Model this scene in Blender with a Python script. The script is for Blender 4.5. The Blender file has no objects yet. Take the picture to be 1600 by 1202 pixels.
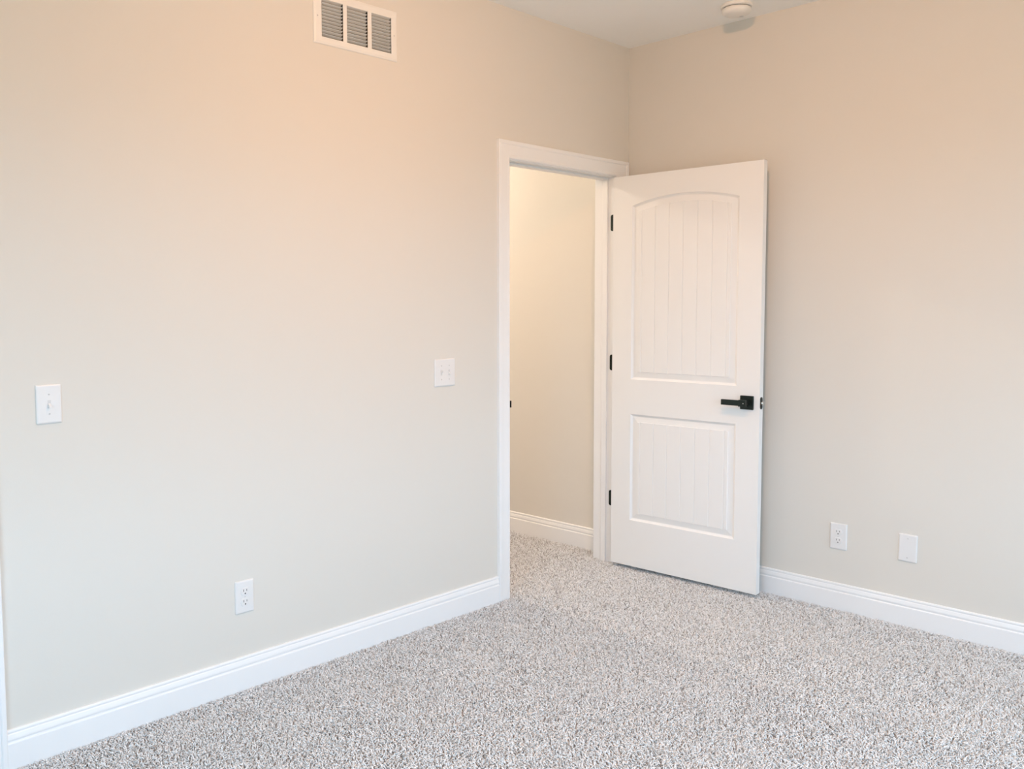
import bpy, math, random
import numpy as np
from mathutils import Vector, Matrix

C = bpy.context.scene.collection
SC = bpy.context.scene
PI = math.pi

# ------------------------------------------------------------------ camera
F = Vector((0.69270757, 0.71784558, -0.06967021))
R = Vector((0.71934725, -0.69463329, -0.004911))
U = Vector((0.05192059, 0.04671518, 0.99755799))
cd = bpy.data.cameras.new('camera')
cam = bpy.data.objects.new('camera', cd)
C.objects.link(cam)
cam.matrix_world = Matrix((
    (R.x, U.x, -F.x, -3.9692269),
    (R.y, U.y, -F.y, -2.79916427),
    (R.z, U.z, -F.z, 1.3880033),
    (0, 0, 0, 1)))
cd.sensor_fit = 'HORIZONTAL'
cd.sensor_width = 36.0
cd.lens = 36.0 * 1381.286 / 1600
cd.shift_x = (800 - 710.81) / 1600
cd.shift_y = -(601 - 574.12) / 1600
cd.clip_start = 0.05
SC.camera = cam

# ------------------------------------------------------------------ colour management
SC.view_settings.view_transform = 'Standard'
SC.view_settings.look = 'None'
SC.view_settings.gamma = 1
SC.view_settings.use_curve_mapping = False
SC.view_settings.exposure = 0.02
SC.cycles.use_denoising = True
SC.cycles.max_bounces = 14
SC.cycles.diffuse_bounces = 10
SC.cycles.sample_clamp_indirect = 6

# ------------------------------------------------------------------ daylight (overcast sky outside the windows)
SKY_COL = (0.520, 0.770, 1.0)
SKY = 7.7
LAMP_COL = (1.0, 0.53, 0.28)
LAMP = 855.0
HALL_COL = (1.0, 0.83, 0.68)
HALL = 880.0
w = bpy.data.worlds.new('sky')
SC.world = w
w.use_nodes = True
nt = w.node_tree
nt.nodes.clear()
wo = nt.nodes.new('ShaderNodeOutputWorld')
bg = nt.nodes.new('ShaderNodeBackground')
tc = nt.nodes.new('ShaderNodeTexCoord')
sp = nt.nodes.new('ShaderNodeSeparateXYZ')
rp = nt.nodes.new('ShaderNodeValToRGB')
rp.color_ramp.elements[0].position = 0.47
rp.color_ramp.elements[0].color = (0.16, 0.17, 0.14, 1)
rp.color_ramp.elements[1].position = 0.53
rp.color_ramp.elements[1].color = SKY_COL + (1,)
mp = nt.nodes.new('ShaderNodeMath')
mp.operation = 'MULTIPLY_ADD'
mp.inputs[1].default_value = 0.5
mp.inputs[2].default_value = 0.5
nt.links.new(tc.outputs['Generated'], sp.inputs[0])
nt.links.new(sp.outputs['Z'], mp.inputs[0])
nt.links.new(mp.outputs[0], rp.inputs[0])
nt.links.new(rp.outputs[0], bg.inputs[0])
bg.inputs[1].default_value = SKY
nt.links.new(bg.outputs[0], wo.inputs[0])

# ------------------------------------------------------------------ dimensions
H = 2.743
XR = 0.030            # wall_right plane
XW = -4.75            # rear-left wall plane (behind the camera)
YS = -3.95            # window wall plane (behind the camera)
T = 0.12              # partition thickness
XH = -1.60            # hall far side
YH = 2.70             # hall end
J0, J1, JT = -0.914, -0.096, 2.057     # main doorway clear opening
K0, K1 = -4.052, -3.234                # second doorway clear opening
WINS = [(-4.15, -3.05), (-2.75, -1.65), (-1.35, -0.35)]
WZ0, WZ1 = 0.55, 2.15
WIN_REAR_ADDED = (-2.80, -1.20)  # invented rear opening, sized to bring more daylight onto the door face

# ------------------------------------------------------------------ materials
def mat(name, col, rough=0.5, metal=0.0, bump=0.0, scale=200.0, var=0.0, spec=0.5, detail=3.0):
    m = bpy.data.materials.new(name)
    m.use_nodes = True
    n = m.node_tree
    b = n.nodes['Principled BSDF']
    b.inputs['Base Color'].default_value = tuple(col) + (1,)
    b.inputs['Roughness'].default_value = rough
    b.inputs['Metallic'].default_value = metal
    b.inputs['Specular IOR Level'].default_value = spec
    if bump or var:
        t = n.nodes.new('ShaderNodeTexCoord')
        z = n.nodes.new('ShaderNodeTexNoise')
        z.inputs['Scale'].default_value = scale
        z.inputs['Detail'].default_value = detail
        n.links.new(t.outputs['Object'], z.inputs['Vector'])
        if bump:
            bp = n.nodes.new('ShaderNodeBump')
            bp.inputs['Strength'].default_value = bump
            bp.inputs['Distance'].default_value = 0.001
            n.links.new(z.outputs['Fac'], bp.inputs['Height'])
            n.links.new(bp.outputs[0], b.inputs['Normal'])
        if var:
            r = n.nodes.new('ShaderNodeValToRGB')
            r.color_ramp.elements[0].color = tuple(c * (1 - var) for c in col) + (1,)
            r.color_ramp.elements[1].color = tuple(min(1, c * (1 + var)) for c in col) + (1,)
            n.links.new(z.outputs['Fac'], r.inputs[0])
            n.links.new(r.outputs[0], b.inputs['Base Color'])
    return m

M = {}
M['wall'] = mat('wall_paint', (0.700, 0.675, 0.625), 0.75, bump=0.12, scale=260, var=0.006, spec=0.25)
M['ceiling'] = mat('ceiling_paint', (0.95, 0.945, 0.925), 0.9, bump=0.15, scale=180, spec=0.2)
M['trim'] = mat('trim_paint', (0.835, 0.84, 0.845), 0.38, bump=0.03, scale=60, spec=0.45)
M['door'] = mat('door_paint', (0.83, 0.826, 0.815), 0.45, spec=0.4)
M['plate'] = mat('plate_plastic', (0.765, 0.76, 0.755), 0.3, bump=0.02, scale=40)
M['slot'] = mat('slot_dark', (0.05, 0.05, 0.05), 0.7, bump=0.02)
M['screw'] = mat('painted_screw', (0.64, 0.64, 0.635), 0.4, bump=0.05)
M['grille'] = mat('grille_enamel', (0.80, 0.79, 0.76), 0.4, bump=0.02)
M['duct'] = mat('duct_metal', (0.10, 0.095, 0.085), 0.6, 0.2, bump=0.05)
M['black'] = mat('matte_black_metal', (0.018, 0.026, 0.022), 0.38, 0.6, bump=0.05, scale=150)
M['steel'] = mat('bright_steel', (0.75, 0.74, 0.72), 0.22, 1.0, bump=0.03)
M['detector'] = mat('detector_plastic', (0.82, 0.80, 0.76), 0.45, bump=0.03)
M['vinyl'] = mat('window_vinyl', (0.85, 0.85, 0.85), 0.4, bump=0.02)
M['backing'] = mat('carpet_backing', (0.40, 0.375, 0.36), 0.95, bump=1.0, scale=120, var=0.35, spec=0.1)

def carpet_mat():
    m = bpy.data.materials.new('carpet_yarn')
    m.use_nodes = True
    n = m.node_tree
    b = n.nodes['Principled BSDF']
    b.inputs['Roughness'].default_value = 0.9
    b.inputs['Specular IOR Level'].default_value = 0.15
    a = n.nodes.new('ShaderNodeAttribute')
    a.attribute_name = 'yarn'
    r = n.nodes.new('ShaderNodeValToRGB')
    e = r.color_ramp
    e.interpolation = 'LINEAR'
    stops = [(0.0, (0.38, 0.35, 0.335)), (0.15, (0.54, 0.52, 0.505)), (0.35, (0.76, 0.75, 0.745)),
             (0.7, (0.865, 0.865, 0.87)), (1.0, (0.94, 0.945, 0.955))]
    e.elements[0].position, e.elements[0].color = stops[0][0], stops[0][1] + (1,)
    e.elements[1].position, e.elements[1].color = stops[-1][0], stops[-1][1] + (1,)
    for p, c in stops[1:-1]:
        q = e.elements.new(p)
        q.color = c + (1,)
    n.links.new(a.outputs['Fac'], r.inputs[0])
    n.links.new(r.outputs[0], b.inputs['Base Color'])
    return m
M['carpet'] = carpet_mat()

def glow(name, col, strength):
    m = bpy.data.materials.new(name)
    m.use_nodes = True
    n = m.node_tree
    b = n.nodes['Principled BSDF']
    b.inputs['Base Color'].default_value = (0.9, 0.9, 0.9, 1)
    b.inputs['Emission Color'].default_value = tuple(col) + (1,)
    b.inputs['Emission Strength'].default_value = strength
    return m

# ------------------------------------------------------------------ mesh helpers
class MB:
    def __init__(s):
        s.v, s.f = [], []

    def add(s, vs, fs):
        o = len(s.v)
        s.v += [tuple(p) for p in vs]
        s.f += [tuple(i + o for i in f) for f in fs]
        return s

    def box(s, x0, x1, y0, y1, z0, z1):
        vs = [(x, y, z) for z in (z0, z1) for y in (y0, y1) for x in (x0, x1)]
        return s.add(vs, [(0, 2, 3, 1), (4, 5, 7, 6), (0, 1, 5, 4), (2, 6, 7, 3), (0, 4, 6, 2), (1, 3, 7, 5)])

    def rings(s, rings, cap0=True, cap1=True):
        """rings: lists of equal length of 3D points, joined in order."""
        n = len(rings[0])
        vs = [p for r in rings for p in r]
        fs = []
        for k in range(len(rings) - 1):
            for i in range(n):
                j = (i + 1) % n
                fs.append((k * n + i, k * n + j, (k + 1) * n + j, (k + 1) * n + i))
        if cap0:
            fs.append(tuple(range(n))[::-1])
        if cap1:
            fs.append(tuple((len(rings) - 1) * n + i for i in range(n)))
        return s.add(vs, fs)

    def build(s, name, material, parent=None, bevel=0.0, smooth=False, seg=2):
        me = bpy.data.meshes.new(name)
        me.from_pydata(s.v, [], s.f)
        me.update()
        import bmesh
        b = bmesh.new()
        b.from_mesh(me)
        bmesh.ops.recalc_face_normals(b, faces=b.faces)
        b.to_mesh(me)
        b.free()
        me.materials.append(material)
        o = bpy.data.objects.new(name, me)
        C.objects.link(o)
        o.parent = parent
        if smooth:
            me.shade_smooth()
        if bevel:
            md = o.modifiers.new('bevel', 'BEVEL')
            md.width = bevel
            md.segments = seg
            md.limit_method = 'ANGLE'
            md.angle_limit = 0.7
            me.shade_smooth()
            try:
                me.set_sharp_from_angle(angle=0.6)
            except Exception:
                pass
        return o

def thing(name, label, cat, loc=(0, 0, 0), rz=0.0, group=None):
    o = bpy.data.objects.new(name, None)
    o.empty_display_size = 0.05
    C.objects.link(o)
    o.location = loc
    o.rotation_euler = (0, 0, rz)
    o['label'] = label
    o['category'] = cat
    if group:
        o['group'] = group
    return o

def struct(o, label=None, cat=None):
    o['kind'] = 'structure'
    if label:
        o['label'] = label
    if cat:
        o['category'] = cat
    return o

def circle(cx, cz, r, y, n=24, ph=0.0, rz=None):
    rz = rz or r
    return [(cx + r * math.cos(ph + 2 * PI * i / n), y, cz + rz * math.sin(ph + 2 * PI * i / n)) for i in range(n)]

def rrect(x0, x1, z0, z1, r, y, n=5):
    pts = []
    for cx, cz, a0 in ((x1 - r, z1 - r, 0), (x0 + r, z1 - r, PI / 2), (x0 + r, z0 + r, PI), (x1 - r, z0 + r, 3 * PI / 2)):
        for i in range(n + 1):
            a = a0 + PI / 2 * i / n
            pts.append((cx + r * math.cos(a), y, cz + r * math.sin(a)))
    return pts

def panel_wall(name, x0, x1, z0, z1, y0, y1, holes, material, swap=False):
    """wall slab in the x-z plane between y0 and y1 with rectangular holes; swap=True lays it in the y-z plane"""
    xs = sorted({x0, x1, *[h[0] for h in holes], *[h[1] for h in holes]})
    zs = sorted({z0, z1, *[h[2] for h in holes], *[h[3] for h in holes]})
    solid = {}
    for i in range(len(xs) - 1):
        for k in range(len(zs) - 1):
            cx, cz = (xs[i] + xs[i + 1]) / 2, (zs[k] + zs[k + 1]) / 2
            solid[i, k] = not any(h[0] < cx < h[1] and h[2] < cz < h[3] for h in holes)
    vid, vs, fs = {}, [], []
    def V(i, k, s):
        key = (i, k, s)
        if key not in vid:
            vid[key] = len(vs)
            p = (xs[i], (y0, y1)[s], zs[k])
            vs.append((p[1], p[0], p[2]) if swap else p)
        return vid[key]
    for (i, k), ok in solid.items():
        if not ok:
            continue
        fs.append((V(i, k, 0), V(i + 1, k, 0), V(i + 1, k + 1, 0), V(i, k + 1, 0)))
        fs.append((V(i, k, 1), V(i, k + 1, 1), V(i + 1, k + 1, 1), V(i + 1, k, 1)))
        for di, dk, a, b in ((-1, 0, (i, k), (i, k + 1)), (1, 0, (i + 1, k), (i + 1, k + 1)),
                             (0, -1, (i, k), (i + 1, k)), (0, 1, (i, k + 1), (i + 1, k + 1))):
            if not solid.get((i + di, k + dk), False):
                fs.append((V(*a, 0), V(*b, 0), V(*b, 1), V(*a, 1)))
    mb = MB()
    mb.add(vs, fs)
    return mb.build(name, material)

# ------------------------------------------------------------------ the room shell
ZF = -0.012
VENT = (-1.9965, -1.5880, 2.3740, 2.5720)
vh = (VENT[0] + 0.03, VENT[1] - 0.03, VENT[2] + 0.022, VENT[3] - 0.026)
struct(panel_wall('wall_left', XW - T, XR, ZF, H, 0.0, T,
                  [(J0 - 0.018, J1 + 0.018, ZF - 1, JT + 0.018), (K0 - 0.018, K1 + 0.018, ZF - 1, JT + 0.018), vh], M['wall']),
       'greige painted wall with the white doorway and the air vent', 'wall')
struct(MB().box(XR, XR + T, YS - T, YH + T, ZF, H).build('wall_right', M['wall']),
       'greige painted wall behind the open white door', 'wall')
struct(panel_wall('wall_front', XW - T, XR, ZF, H, YS - T, YS, [(a, b, WZ0, WZ1) for a, b in WINS], M['wall']),
       'greige window wall of the room', 'wall')
struct(panel_wall('wall_rear', YS, 0, ZF, H, XW - T, XW, [WIN_REAR_ADDED + (WZ0, WZ1)], M['wall'], swap=True), 'greige wall opposite the open door', 'wall')
struct(MB().box(XH - T, XH, T, YH, ZF, H).build('wall_hall_side', M['wall']), 'hallway wall beside the doorway', 'wall')
struct(MB().box(XH - T, XR, YH, YH + T, ZF, H).build('wall_hall_end', M['wall']), 'end wall of the hallway', 'wall')
struct(MB().box(XW - T, XR + T, YS - T, YH + T, ZF - 0.12, ZF).build('floor', M['backing']), 'carpeted floor of the room', 'floor')
struct(MB().box(XW - T, XR + T, YS - T, YH + T, H, H + 0.12).build('ceiling', M['ceiling']), 'smooth off-white painted ceiling', 'ceiling')
# closet interior behind the second doorway
struct(MB().box(XW - T, XH - T, T + 0.62, T + 0.70, ZF, H).build('wall_closet', M['wall']), 'back wall of the closet', 'wall')

# windows in the wall behind the camera
def window(n, a, b, wall, rz, label):
    """a, b: span along the wall; wall: inner plane; rz 0 looks out to -y, -90 degrees looks out to -x"""
    fw, d0, d1 = 0.045, -0.09, -0.03
    mb = MB()
    mb.box(a, a + fw, d0, d1, WZ0, WZ1).box(b - fw, b, d0, d1, WZ0, WZ1)
    mb.box(a + fw, b - fw, d0, d1, WZ0, WZ0 + fw).box(a + fw, b - fw, d0, d1, WZ1 - fw, WZ1)
    mb.box(a + fw, b - fw, d0 + 0.01, d1 - 0.01, (WZ0 + WZ1) / 2 - 0.02, (WZ0 + WZ1) / 2 + 0.02)
    if rz:
        mb.v = [(wall + y, x, z) for x, y, z in mb.v]
    else:
        mb.v = [(x, wall + y, z) for x, y, z in mb.v]
    struct(mb.build('window_%d' % n, M['vinyl'], bevel=0.002), label, 'window')
    lt = bpy.data.lights.new('daylight_portal', 'AREA')
    lt.shape = 'RECTANGLE'
    lt.size, lt.size_y = b - a, WZ1 - WZ0
    lt.cycles.is_portal = True
    lo = bpy.data.objects.new('daylight_portal', lt)
    C.objects.link(lo)
    m, z = (a + b) / 2, (WZ0 + WZ1) / 2
    lo.location = (wall - 0.10, m, z) if rz else (m, wall - 0.10, z)
    lo.rotation_euler = (PI / 2, 0, -PI / 2 if rz else 0)       # facing into the room

for i, (a, b) in enumerate(WINS):
    window(i + 1, a, b, YS, 0, 'white framed window behind the camera')
window(4, WIN_REAR_ADDED[0], WIN_REAR_ADDED[1], XW, 1, 'added white framed window in the rear wall, for extra daylight on the open door')  # added window, brightens the open door from the rear side

# ------------------------------------------------------------------ baseboards
BB = [(0.0, ZF), (0.015, ZF), (0.015, 0.076), (0.0140, 0.0785), (0.0112, 0.0800), (0.0108, 0.0835), (0.0122, 0.0865),
      (0.0128, 0.0890), (0.0124, 0.0930), (0.0110, 0.0990), (0.0098, 0.1035), (0.0082, 0.1055), (0.0080, 0.1080),
      (0.0092, 0.1105), (0.0092, 0.1135), (0.0080, 0.1165), (0.0060, 0.1184), (0.0, 0.1184)]

def baseboard(name, p0, p1, nrm, label):
    mb = MB()
    mb.rings([[(p[0] + nrm[0] * d, p[1] + nrm[1] * d, z) for d, z in BB] for p in (p0, p1)])
    return struct(mb.build(name, M['trim']), label, 'baseboard')

baseboard('baseboard_left', (-3.156, 0), (-0.998, 0), (0, -1), 'white moulded baseboard along the wall with the doorway')
baseboard('baseboard_right', (XR, -0.018), (XR, YS), (-1, 0), 'white moulded baseboard on the wall behind the open door')
baseboard('baseboard_hall', (XR, T + 0.018), (XR, YH), (-1, 0), 'white moulded baseboard seen through the doorway')
baseboard('baseboard_front', (XR - 0.02, YS), (XW, YS), (0, 1), 'white baseboard under the windows')
baseboard('baseboard_rear', (XW, YS + 0.02), (XW, -0.02), (1, 0), 'white baseboard on the rear wall')
baseboard('baseboard_hall_side', (XH, T), (XH, YH), (1, 0), 'white baseboard on the far hallway side')

# ------------------------------------------------------------------ door frames
CS = [(0.0, 0.0), (0.0, 0.0155), (0.03, 0.0172), (0.17, 0.0175), (0.215, 0.0160), (0.235, 0.0140), (0.27, 0.0132),
      (0.30, 0.0136), (0.50, 0.0125), (0.72, 0.0112), (0.80, 0.0108), (0.83, 0.0118), (0.90, 0.0122), (0.96, 0.0108),
      (1.0, 0.0080), (1.0, 0.0)]

def casing_set(parent, xo0, xi0, xi1, xo1, zi, zo, y, sgn):
    """three mitred casing boards around an opening; sgn -1 faces the room, +1 faces the hall"""
    P = []
    for t, d in CS:
        yy = y + sgn * d
        a = xo0 + t * (xi0 - xo0)
        b = xo1 + t * (xi1 - xo1)
        z = zo + t * (zi - zo)
        P.append(((a, yy, ZF), (a, yy, z), (b, yy, z), (b, yy, ZF)))
    for k in range(3):
        mb = MB()
        mb.rings([[p[k] for p in P], [p[k + 1] for p in P]])
        mb.build('casing', M['trim'], parent)

def door_frame(name, a, b, xo0, xo1, label, strike=True):
    root = thing(name, label, 'door frame', ((a + b) / 2, 0, 0))
    root['kind'] = 'structure'
    x0 = (a + b) / 2
    mb = MB()
    mb.box(a - 0.018 - x0, a - x0, -0.001, T + 0.001, ZF, JT + 0.018)
    mb.box(b - x0, b + 0.018 - x0, -0.001, T + 0.001, ZF, JT + 0.018)
    mb.box(a - x0, b - x0, -0.001, T + 0.001, JT, JT + 0.018)
    mb.build('jamb', M['trim'], root, bevel=0.001)
    mb = MB()
    mb.box(a - x0, a + 0.010 - x0, 0.037, 0.070, ZF, JT)
    mb.box(b - 0.010 - x0, b - x0, 0.037, 0.070, ZF, JT)
    mb.box(a + 0.010 - x0, b - 0.010 - x0, 0.037, 0.070, JT - 0.010, JT)
    mb.build('door_stop', M['trim'], root, bevel=0.003)
    casing_set(root, xo0 - x0, a - 0.005 - x0, b + 0.005 - x0, xo1 - x0, JT + 0.005, 2.1426, 0.0, -1)
    casing_set(root, a - 0.084 - x0, a - 0.005 - x0, b + 0.005 - x0, min(b + 0.084, XR - 0.016) - x0, JT + 0.005, 2.1426, T, 1)
    if strike:
        mb = MB()
        q = a - x0
        mb.box(q - 0.0005, q + 0.0012, 0.002, 0.030, 0.897, 0.953)
        mb.box(q - 0.0015, q + 0.0010, -0.0135, 0.004, 0.909, 0.941)
        s = mb.build('strike_plate', M['black'], root, bevel=0.0005)
        s['label'] = 'dark metal strike plate in the jamb'
    return root

door_frame('trim_1', J0, J1, -0.998, 0.014, 'white moulded casing and jamb around the open doorway')
door_frame('trim_2', K0, K1, K0 - 0.084, -3.1555, 'white moulded casing at the far left edge of the photo', strike=False)

# ------------------------------------------------------------------ panelled plank door leaf
DW, DH, DT = 0.8118, 2.032, 0.035

def leaf_mesh(mb, y, sgn):
    """one face of the door. y: face plane, sgn: +1 recess goes towards +y"""
    L, Rr = 0.1145, 0.6960
    W0 = [(0.0, 0.0), (0.0035, 0.0035), (0.010, 0.0080), (0.013, 0.0085), (0.036, 0.0048), (0.0385, 0.0046), (0.0400, 0.0020)]
    li, ri = L + 0.040, Rr - 0.040
    gs = [0.405 + 0.0777 * (k - 3) for k in range(7)]
    xs = {li: 0.0, ri: 0.0}
    for g in gs:
        xs[g - 0.0030] = 0.0
        xs[g] = 0.0038
        xs[g + 0.0030] = 0.0
    n = 48
    for k in range(1, n):
        x = li + (ri - li) * k / n
        if all(abs(x - g) > 0.006 for g in gs):
            xs[x] = 0.0
    X = sorted(xs)
    dep = [xs[x] for x in X]
    N = len(X)
    def arch(off):
        # circular arch: springs at 1.878 at the panel edges, crown at 1.920
        half, rise = (Rr - L) / 2, 0.0415
        rad = (half * half + rise * rise) / (2 * rise)
        cx, cz = (L + Rr) / 2, 1.9195 - rad
        return lambda x: cz + math.sqrt(max(0, (rad - off) ** 2 - (x - cx) ** 2))
    panels = [(0.2450, lambda off: (lambda x: 0.8045 - off)), (0.9860, arch)]
    outer = []
    for zb, top in panels:
        rows = []
        for off, d in W0:
            tf = top(off)
            xk = [L + off + (x - li) / (ri - li) * (Rr - L - 2 * off) for x in X]
            bot = [(xx, zb + off) for xx in xk]
            tp = [(xx, tf(xx)) for xx in xk]
            rows.append((d, bot, tp))
        vs, idx = [], []
        for ri_, (d, bot, tp) in enumerate(rows):
            last = ri_ == len(rows) - 1
            ib, it = [], []
            for j in range(N):
                dd = d + (dep[j] if last else 0)
                ib.append(len(vs)); vs.append((bot[j][0], y + sgn * dd, bot[j][1]))
                it.append(len(vs)); vs.append((tp[j][0], y + sgn * dd, tp[j][1]))
            idx.append((ib, it))
        fs = []
        for k in range(len(rows) - 1):
            (b0, t0), (b1, t1) = idx[k], idx[k + 1]
            for j in range(N - 1):
                fs.append((b0[j], b0[j + 1], b1[j + 1], b1[j]))
                fs.append((t0[j], t1[j], t1[j + 1], t0[j + 1]))
            fs.append((b0[0], b1[0], t1[0], t0[0]))
            fs.append((b0[-1], t0[-1], t1[-1], b1[-1]))
        bl, tl = idx[-1]
        for j in range(N - 1):
            fs.append((bl[j], bl[j + 1], tl[j + 1], tl[j]))
        mb.add(vs, fs)
        outer.append((rows[0][1], rows[0][2]))
    # rails
    def strip(lo, hi):
        vs, fs = [], []
        for j in range(N):
            vs += [(lo[j][0], y, lo[j][1]), (hi[j][0], y, hi[j][1])]
        for j in range(N - 1):
            fs.append((2 * j, 2 * j + 2, 2 * j + 3, 2 * j + 1))
        mb.add(vs, fs)
    xo = [p[0] for p in outer[0][0]]
    strip([(x, 0.0) for x in xo], outer[0][0])
    strip(outer[0][1], outer[1][0])
    strip(outer[1][1], [(x, DH) for x in xo])
    # stiles
    zz = [0.0, outer[0][0][0][1], outer[0][1][0][1], outer[1][0][0][1], outer[1][1][0][1], DH]
    for x0, x1 in ((0.0, L), (Rr, DW)):
        vs, fs = [], []
        for z in zz:
            vs += [(x0, y, z), (x1, y, z)]
        for k in range(5):
            fs.append((2 * k, 2 * k + 1, 2 * k + 3, 2 * k + 2))
        mb.add(vs, fs)

def make_leaf(parent):
    import bmesh
    mb = MB()
    leaf_mesh(mb, 0.0, 1)
    leaf_mesh(mb, DT, -1)
    # edges of the slab
    for x in (0.0, DW):
        mb.add([(x, 0, 0), (x, DT, 0), (x, DT, DH), (x, 0, DH)], [(0, 1, 2, 3)])
    for z in (0.0, DH):
        mb.add([(0, 0, z), (DW, 0, z), (DW, DT, z), (0, DT, z)], [(0, 1, 2, 3)])
    me = bpy.data.meshes.new('door_leaf')
    me.from_pydata(mb.v, [], mb.f)
    b = bmesh.new()
    b.from_mesh(me)
    bmesh.ops.remove_doubles(b, verts=b.verts, dist=1e-5)
    bmesh.ops.recalc_face_normals(b, faces=b.faces)
    b.to_mesh(me)
    b.free()
    me.materials.append(M['door'])
    o = bpy.data.objects.new('door_leaf', me)
    C.objects.link(o)
    o.parent = parent
    return o

def make_handle(parent, side):
    """side -1: the face at y=0 (towards -y); side +1: the face at y=DT"""
    y = 0.0 if side < 0 else DT
    s = side
    cx, cz = 0.7515, 0.9105
    mb = MB()
    h = 0.0325
    mb.rings([rrect(cx - h, cx + h, cz - h, cz + h, 0.003, y), rrect(cx - h, cx + h, cz - h, cz + h, 0.003, y + s * 0.007),
              rrect(cx - h + 0.0015, cx + h - 0.0015, cz - h + 0.0015, cz + h - 0.0015, 0.002, y + s * 0.0085)])
    r = mb.build('rosette', M['black'], parent)
    r['label'] = 'square matte black rosette'
    mb = MB()
    mb.rings([circle(cx, cz, 0.0145, y + s * 0.0085), circle(cx, cz, 0.0145, y + s * 0.012),
              circle(cx, cz, 0.0110, y + s * 0.0125), circle(cx, cz, 0.0110, y + s * 0.036)])
    mb.build('neck', M['black'], r, smooth=False)
    mb = MB()
    # hub block then the flat bar of the lever
    mb.box(cx - 0.019, cx + 0.0165, min(y + s * 0.036, y + s * 0.056), max(y + s * 0.036, y + s * 0.056), cz - 0.0155, cz + 0.0155)
    mb.box(cx - 0.106, cx - 0.017, min(y + s * 0.043, y + s * 0.055), max(y + s * 0.043, y + s * 0.055), cz - 0.0125, cz + 0.0135)
    l = mb.build('lever', M['black'], r, bevel=0.0012)
    l['label'] = 'flat matte black lever pointing to the hinges'
    mb = MB()
    mb.rings([circle(cx + 0.006, cz, 0.0026, y + s * 0.0560, 12), circle(cx + 0.006, cz, 0.0022, y + s * 0.0568, 12)])
    mb.build('lock_pin', M['steel'], l)
    return r

HZ = [(1.761, 1.847), (1.0235, 1.1075), (0.2925, 0.3755)]

def make_door(name, loc, rz, label, hinge_gap):
    root = thing(name, label, 'door', loc, rz)
    root['kind'] = 'structure'
    make_leaf(root)
    make_handle(root, -1)
    make_handle(root, 1)
    mb = MB()
    mb.rings([[(DW + e, 0.0175 + (p[0]), p[2]) for p in rrect(-0.0125, 0.0125, 0.882, 0.939, 0.0110, 0)] for e in (0.0, 0.0012)])
    lp = mb.build('latch_plate', M['black'], root)
    mb = MB()
    mb.rings([[(DW + e, 0.0175 + k * a[0], 0.9105 + k * a[2]) for a in circle(0, 0, 0.0085, 0, 16)] for e, k in ((0.001, 1.0), (0.007, 1.0), (0.010, 0.75), (0.0115, 0.35))])
    lb = mb.build('latch_bolt', M['steel'], lp)
    lb['label'] = 'bright latch bolt'
    return root

# the open door: hinge corner of the visible face at (-0.140, -0.026)
ANG = -1.5289
door1 = make_door('door_1', (-0.1400, -0.0262, 0.0154), ANG,
                  'white two-panel plank door standing open against the right wall', 0)
# hinges: a leaf on the jamb, a leaf on the door edge, and the barrel between them
inv = Matrix.Translation((-0.1400, -0.0262, 0.0154)) @ Matrix.Rotation(ANG, 4, 'Z')
inv = inv.inverted()
for z0, z1 in HZ:
    za, zb = z0 + 0.0154, z1 + 0.0154
    mb = MB()
    # plate on the jamb face (normal -x) with rounded inner corners
    pl = []
    for x in (J1, J1 - 0.0022):
        ring = []
        r = 0.011
        y1, y0 = 0.0205, -0.0190
        for cy, cz, a0 in ((y1 - r, zb - r, 0), (y1 - r, za + r, -PI / 2)):
            pts = [(x, cy + r * math.cos(a0 + PI / 2 * i / 6), cz + r * math.sin(a0 + PI / 2 * i / 6)) for i in range(7)]
            ring += pts[::-1] if a0 == 0 else pts[::-1]
        ring += [(x, y0, za), (x, y0, zb)]
        pl.append([tuple(inv @ Vector(p)) for p in ring])
    mb.rings(pl)
    hg = mb.build('hinge', M['black'], door1)
    hg['label'] = 'matte black hinge'
    mb = MB()
    cx, cy = J1 - 0.004, -0.0235
    mb.rings([[tuple(inv @ Vector((cx + 0.0055 * math.cos(2 * PI * i / 16), cy + 0.0055 * math.sin(2 * PI * i / 16), z))) for i in range(16)]
              for z in (za - 0.004, zb + 0.004)])
    mb.build('hinge_barrel', M['black'], hg)

door2 = make_door('door_2', (K0 + 0.003, 0.001, 0.0154), 0.0, 'white closed door beyond the left edge of the photo', 0)

# ------------------------------------------------------------------ wall plates (local: x right, z up, -y out of the wall)
def plate(parent, w_, h_, mt='plate'):
    mb = MB()
    rr = []
    for ins, d in ((0, 0), (0, 0.0030), (0.0012, 0.0048), (0.0040, 0.0062), (0.0058, 0.0065)):
        rr.append(rrect(-w_ / 2 + ins, w_ / 2 - ins, -h_ / 2 + ins, h_ / 2 - ins, 0.0022, -d, 3))
    mb.rings(rr)
    return mb.build('wall_plate', M[mt], parent)

def screw(parent, x, z, y=-0.0065, r=0.0031):
    mb = MB()
    mb.rings([circle(x, z, r, y + 0.001, 14), circle(x, z, r, y - 0.0004, 14), circle(x, z, r * 0.7, y - 0.0009, 14)])
    o = mb.build('screw', M['screw'], parent)
    mb = MB()
    mb.box(x - r * 0.8, x + r * 0.8, y - 0.00115, y - 0.0008, z - 0.0004, z + 0.0004)
    mb.build('screw_slot', M['backing'], o)

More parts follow.
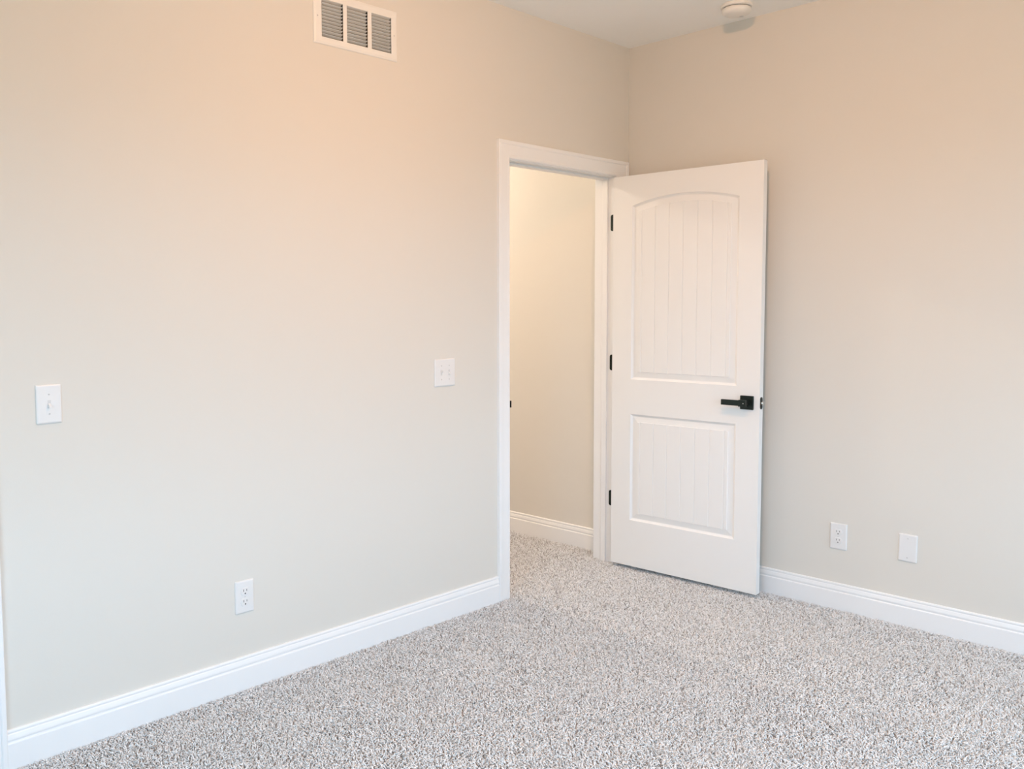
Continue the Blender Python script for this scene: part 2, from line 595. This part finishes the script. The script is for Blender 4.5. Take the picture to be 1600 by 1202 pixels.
def toggle(parent, x, up):
    mb = MB()
    mb.box(x - 0.0050, x + 0.0050, -0.00672, -0.0060, -0.0120, 0.0120)
    sl = mb.build('switch_opening', M['screw'], parent)
    s = 1 if up else -1
    mb = MB()
    a = [(-0.0042, -0.0050), (0.0042, -0.0050), (0.0042, 0.0050), (-0.0042, 0.0050)]
    r0 = [(x + p, -0.0060, q + 0.002 * s) for p, q in a]
    r1 = [(x + p * 0.92, -0.0120, q * 0.8 + 0.0055 * s) for p, q in a]
    r2 = [(x + p * 0.80, -0.0175, q * 0.62 + 0.0090 * s) for p, q in a]
    mb.rings([r0, r1, r2])
    mb.build('toggle', M['plate'], parent, bevel=0.0008)

def receptacle(parent, z):
    mb = MB()
    def face(r, y):
        pts = []
        for i in range(36):
            a = 2 * PI * i / 36
            pts.append((r * math.cos(a), y, z + max(-r * 0.80, min(r * 0.80, r * math.sin(a)))))
        return pts
    mb.rings([face(0.0178, -0.0060), face(0.0178, -0.0064), face(0.0172, -0.0082), face(0.0165, -0.0086)])
    o = mb.build('receptacle', M['plate'], parent)
    mb = MB()
    mb.box(-0.0076, -0.0054, -0.00885, -0.0080, z + 0.0005, z + 0.0088)
    mb.box(0.0054, 0.0074, -0.00885, -0.0080, z + 0.0012, z + 0.0082)
    ring0 = [(0.0026 * math.cos(t), -0.0080, z - 0.0068 + 0.0028 * math.sin(t)) for t in [2 * PI * i / 14 for i in range(14)]]
    ring1 = [(p[0], -0.00885, p[2]) for p in ring0]
    mb.rings([ring0, ring1])
    mb.build('socket_slot', M['slot'], o)

PW, PH = 0.0755, 0.1195
sw = thing('light_switch', 'single white toggle switch plate near the left edge of the photo', 'light switch', (-2.9962, 0, 1.0938))
p = plate(sw, PW, PH); toggle(p, 0, False); screw(p, 0, 0.030); screw(p, 0, -0.030)
sw = thing('light_switch', 'white double toggle switch plate beside the doorway casing', 'light switch', (-1.3323, 0, 1.0972))
p = plate(sw, 0.1215, PH)
toggle(p, -0.023, True); toggle(p, 0.023, False)
for sx in (-0.023, 0.023):
    screw(p, sx, 0.030); screw(p, sx, -0.030)

def outlet(label, loc, rz):
    o = thing('power_outlet', label, 'power outlet', loc, rz, )
    p = plate(o, PW, PH)
    receptacle(p, 0.0195); receptacle(p, -0.0195)
    screw(p, 0, 0, r=0.0024)
    return o

outlet('white duplex power outlet low on the wall left of the doorway', (-2.3383, 0, 0.3377), 0.0)
outlet('white duplex power outlet low on the wall right of the open door', (XR, -1.1620, 0.3330), -PI / 2)
bl = thing('blank_plate', 'blank white cover plate with two screws, right of the power outlet', 'cover plate', (XR, -1.4585, 0.3368), -PI / 2)
bl.rotation_euler = (0, 0.012, -PI / 2)
p = plate(bl, PW, PH)
screw(p, 0, 0.0417); screw(p, 0, -0.0417)

# ------------------------------------------------------------------ return air grille
vx = (VENT[0] + VENT[1]) / 2
vz = (VENT[2] + VENT[3]) / 2
vt = thing('air_vent', 'white louvered return air grille high on the left wall', 'air vent', (vx, 0, vz))
cols = [(-1.9610 - vx, -1.8607 - vx), (-1.8422 - vx, -1.7410 - vx), (-1.7215 - vx, -1.6205 - vx)]
zl, zh = 2.4020 - vz, 2.5418 - vz
fw_, fh_ = (VENT[1] - VENT[0]) / 2, (VENT[3] - VENT[2]) / 2
holes = [(a, b, zl, zh) for a, b in cols]
fp = panel_wall('grille_frame', -fw_ + 0.010, fw_ - 0.010, -fh_ + 0.010, fh_ - 0.010, -0.0060, -0.0048, holes, M['grille'])
fp.parent = vt
mb = MB()
def rect(i, y):
    return [(-fw_ + i, y, -fh_ + i), (fw_ - i, y, -fh_ + i), (fw_ - i, y, fh_ - i), (-fw_ + i, y, fh_ - i)]
mb.rings([rect(0, 0.0), rect(0.0, -0.0015), rect(0.003, -0.0040), rect(0.010, -0.0060), rect(0.011, -0.0052)], cap0=False, cap1=False)
mb.build('grille_rim', M['grille'], vt)
NL = 11
pitch = (zh - zl) / NL
for a, b in cols:
    for k in range(NL):
        zt = zh - k * pitch
        ring0 = [(-0.0062, zt - 0.0004), (0.0066, zt - 0.0066), (0.0072, zt - 0.0058), (-0.0054, zt + 0.0004)]
        mb = MB()
        mb.rings([[(x, yy, zz) for yy, zz in ring0] for x in (a - 0.001, b - 0.002)])
        mb.build('louver', M['grille'], vt)
mb = MB()
mb.add([(vh[0] - vx + .001, 0.012, vh[2] - vz + .001), (vh[1] - vx - .001, 0.012, vh[2] - vz + .001), (vh[1] - vx - .001, 0.012, vh[3] - vz - .001), (vh[0] - vx + .001, 0.012, vh[3] - vz - .001),
        (vh[0] - vx + .001, 0.115, vh[2] - vz + .001), (vh[1] - vx - .001, 0.115, vh[2] - vz + .001), (vh[1] - vx - .001, 0.115, vh[3] - vz - .001), (vh[0] - vx + .001, 0.115, vh[3] - vz - .001)],
       [(0, 1, 5, 4), (1, 2, 6, 5), (2, 3, 7, 6), (3, 0, 4, 7), (4, 5, 6, 7)])
mb.build('duct', M['duct'], vt)
for sx, sz in ((-fw_ + 0.0175, 0.002), (fw_ - 0.0175, 0.002)):
    screw(vt, sx, sz, y=-0.0058, r=0.0034)

# ------------------------------------------------------------------ smoke detector
def disc_rings(prof, n=48):
    return [[(r * math.cos(2 * PI * i / n), r * math.sin(2 * PI * i / n), z) for i in range(n)] for r, z in prof]

sd = thing('smoke_detector', 'round white smoke detector on the ceiling near the right wall', 'smoke detector', (-0.1850, -0.7300, H))
mb = MB()
mb.rings(disc_rings([(0.068, 0.0), (0.070, -0.003), (0.070, -0.011), (0.067, -0.014), (0.060, -0.0145)]))
mb.build('mounting_base', M['detector'], sd)
mb = MB()
mb.rings(disc_rings([(0.0590, -0.0145), (0.0590, -0.0175)]))
mb.build('vent_gap', M['slot'], sd)
mb = MB()
mb.rings(disc_rings([(0.0610, -0.0170), (0.0635, -0.0185), (0.0635, -0.0290), (0.0600, -0.0370), (0.0520, -0.0430), (0.0380, -0.0460), (0.020, -0.0470)]))
o = mb.build('sensor_cover', M['detector'], sd)
o.data.shade_smooth()
mb = MB()
mb.rings([[(0.028 + x, y - 0.01, z) for x, y, z in rg] for rg in disc_rings([(0.010, -0.0440), (0.010, -0.0480), (0.0085, -0.0488)], 20)])
mb.build('test_button', M['screw'], o)

# ------------------------------------------------------------------ flush ceiling lights
def ceiling_light(label, loc, col, strength, r=0.055):
    t = thing('ceiling_light', label, 'ceiling light', loc)
    mb = MB()
    mb.rings(disc_rings([(r + 0.018, 0.0), (r + 0.018, -0.012), (r + 0.010, -0.018), (r, -0.019)]))
    mb.build('trim_ring', M['detector'], t)
    mb = MB()
    mb.rings(disc_rings([(r, -0.019), (r * 0.97, -0.034), (r * 0.86, -0.048), (r * 0.6, -0.058), (r * 0.25, -0.063)], 28))
    mb.build('diffuser', glow('lamp_glow', col, strength), t)

ceiling_light('round flush ceiling light in the middle of the room', (-1.95, -1.60, H), LAMP_COL, LAMP)
ceiling_light('round flush ceiling light in the hallway', (-0.85, 1.75, H), HALL_COL, HALL)

# ------------------------------------------------------------------ carpet pile
def carpet():
    rng = np.random.default_rng(7)
    pts = []
    for (x0, x1, y0, y1, s) in ((-3.75, XR - 0.017, -3.0, -0.019, 0.0063), (J0 + 0.003, J1 - 0.003, -0.019, T + 0.02, 0.0068),
                                (XH + 0.02, XR - 0.017, T + 0.02, 1.5, 0.0080), (XW + 0.017, XR - 0.017, YS + 0.017, -3.0, 0.0095),
                                (XW + 0.017, -3.75, -3.0, -0.019, 0.0095)):
        gx = np.arange(x0, x1, s)
        gy = np.arange(y0, y1, s)
        X, Y = np.meshgrid(gx, gy)
        X = X + rng.uniform(-0.5, 0.5, X.shape) * s
        Y = Y + rng.uniform(-0.5, 0.5, Y.shape) * s
        X = np.clip(X, x0, x1)
        Y = np.clip(Y, y0, y1)
        pts.append(np.stack([X.ravel(), Y.ravel()], 1))
    P = np.concatenate(pts)
    n = len(P)
    # slow drift in how the yarn leans (footprints and vacuum marks)
    def field(seed, sc):
        r = np.random.default_rng(seed)
        v = np.zeros(n)
        for k in range(14):
            a = r.uniform(0, 2 * PI)
            f = sc * r.uniform(0.5, 1.7)
            v += np.sin((P[:, 0] * math.cos(a) + P[:, 1] * math.sin(a)) * f + r.uniform(0, 6.28))
        return v / 3.7
    lean = field(1, 9.0)
    lean2 = field(2, 11.0)
    ang = rng.uniform(0, 2 * PI, n)
    length = rng.uniform(0.010, 0.016, n)
    rad = rng.uniform(0.0014, 0.0022, n)
    bend = rng.uniform(0.7, 1.6, n)
    dx = np.cos(ang) * bend + 0.42 * lean
    dy = np.sin(ang) * bend + 0.42 * lean2
    seg = 4
    side = 4
    verts = np.zeros((n, seg * side + 1, 3), np.float32)
    ph = rng.uniform(0, 2 * PI, n)
    tw = rng.uniform(-1, 1, n)
    cx = P[:, 0].copy()
    cy = P[:, 1].copy()
    cz = np.full(n, -0.011)
    q = rng.uniform(-1.2, 1.2, n)
    for k in range(seg):
        t = k / (seg - 1)
        rr = rad * (0.75, 1.0, 1.05, 0.8)[k]
        for i in range(side):
            a = ph + 2 * PI * i / side + tw * t
            verts[:, k * side + i, 0] = cx + rr * np.cos(a)
            verts[:, k * side + i, 1] = cy + rr * np.sin(a)
            verts[:, k * side + i, 2] = cz + (0.6 * rr * np.sin(a * 1.0 + 1.0) if k else 0)
        if k < seg - 1:
            st = length / seg
            f = 0.35 + 0.95 * t
            ca, sa = np.cos(q * t), np.sin(q * t)
            ex, ey = dx * ca - dy * sa, dx * sa + dy * ca
            nx, ny, nz = ex * f, ey * f, 1.25 - 1.0 * t
            m = np.sqrt(nx * nx + ny * ny + nz * nz)
            cx = cx + st * nx / m * 1.3
            cy = cy + st * ny / m * 1.3
            cz = cz + st * nz / m * 1.3
    verts[:, -1, 0] = cx + dx * 0.0022
    verts[:, -1, 1] = cy + dy * 0.0022
    verts[:, -1, 2] = cz + 0.0008
    base = (np.arange(n) * (seg * side + 1))[:, None]
    quads = []
    for k in range(seg - 1):
        for i in range(side):
            j = (i + 1) % side
            quads.append((k * side + i, k * side + j, (k + 1) * side + j, (k + 1) * side + i))
    tris = [((seg - 1) * side + i, (seg - 1) * side + (i + 1) % side, seg * side) for i in range(side)]
    quads = (base[:, :, None] + np.array(quads)[None]).reshape(n, -1)
    tris = (base[:, :, None] + np.array(tris)[None]).reshape(n, -1)
    nq, ntr = quads.shape[1] // 4, tris.shape[1] // 3
    loops = np.concatenate([quads.ravel(), tris.ravel()]).astype(np.int32)
    me = bpy.data.meshes.new('carpet_pile')
    me.vertices.add(verts.shape[0] * verts.shape[1])
    me.vertices.foreach_set('co', verts.ravel())
    me.loops.add(len(loops))
    me.loops.foreach_set('vertex_index', loops)
    npoly = n * (nq + ntr)
    me.polygons.add(npoly)
    starts = np.concatenate([np.arange(n * nq) * 4, n * nq * 4 + np.arange(n * ntr) * 3]).astype(np.int32)
    me.polygons.foreach_set('loop_start', starts)
    me.update(calc_edges=True)
    me.shade_smooth()
    col = np.clip(rng.beta(2.2, 1.6, n), 0, 1)
    col = np.where(rng.random(n) < 0.10, col * 0.25, col).astype(np.float32)
    at = me.attributes.new('yarn', 'FLOAT', 'POINT')
    at.data.foreach_set('value', np.repeat(col, seg * side + 1))
    me.materials.append(M['carpet'])
    o = bpy.data.objects.new('carpet_pile', me)
    C.objects.link(o)
    o['kind'] = 'stuff'
    o['label'] = 'speckled beige and grey twisted carpet pile covering the floor'
    o['category'] = 'carpet'
    return o

carpet()
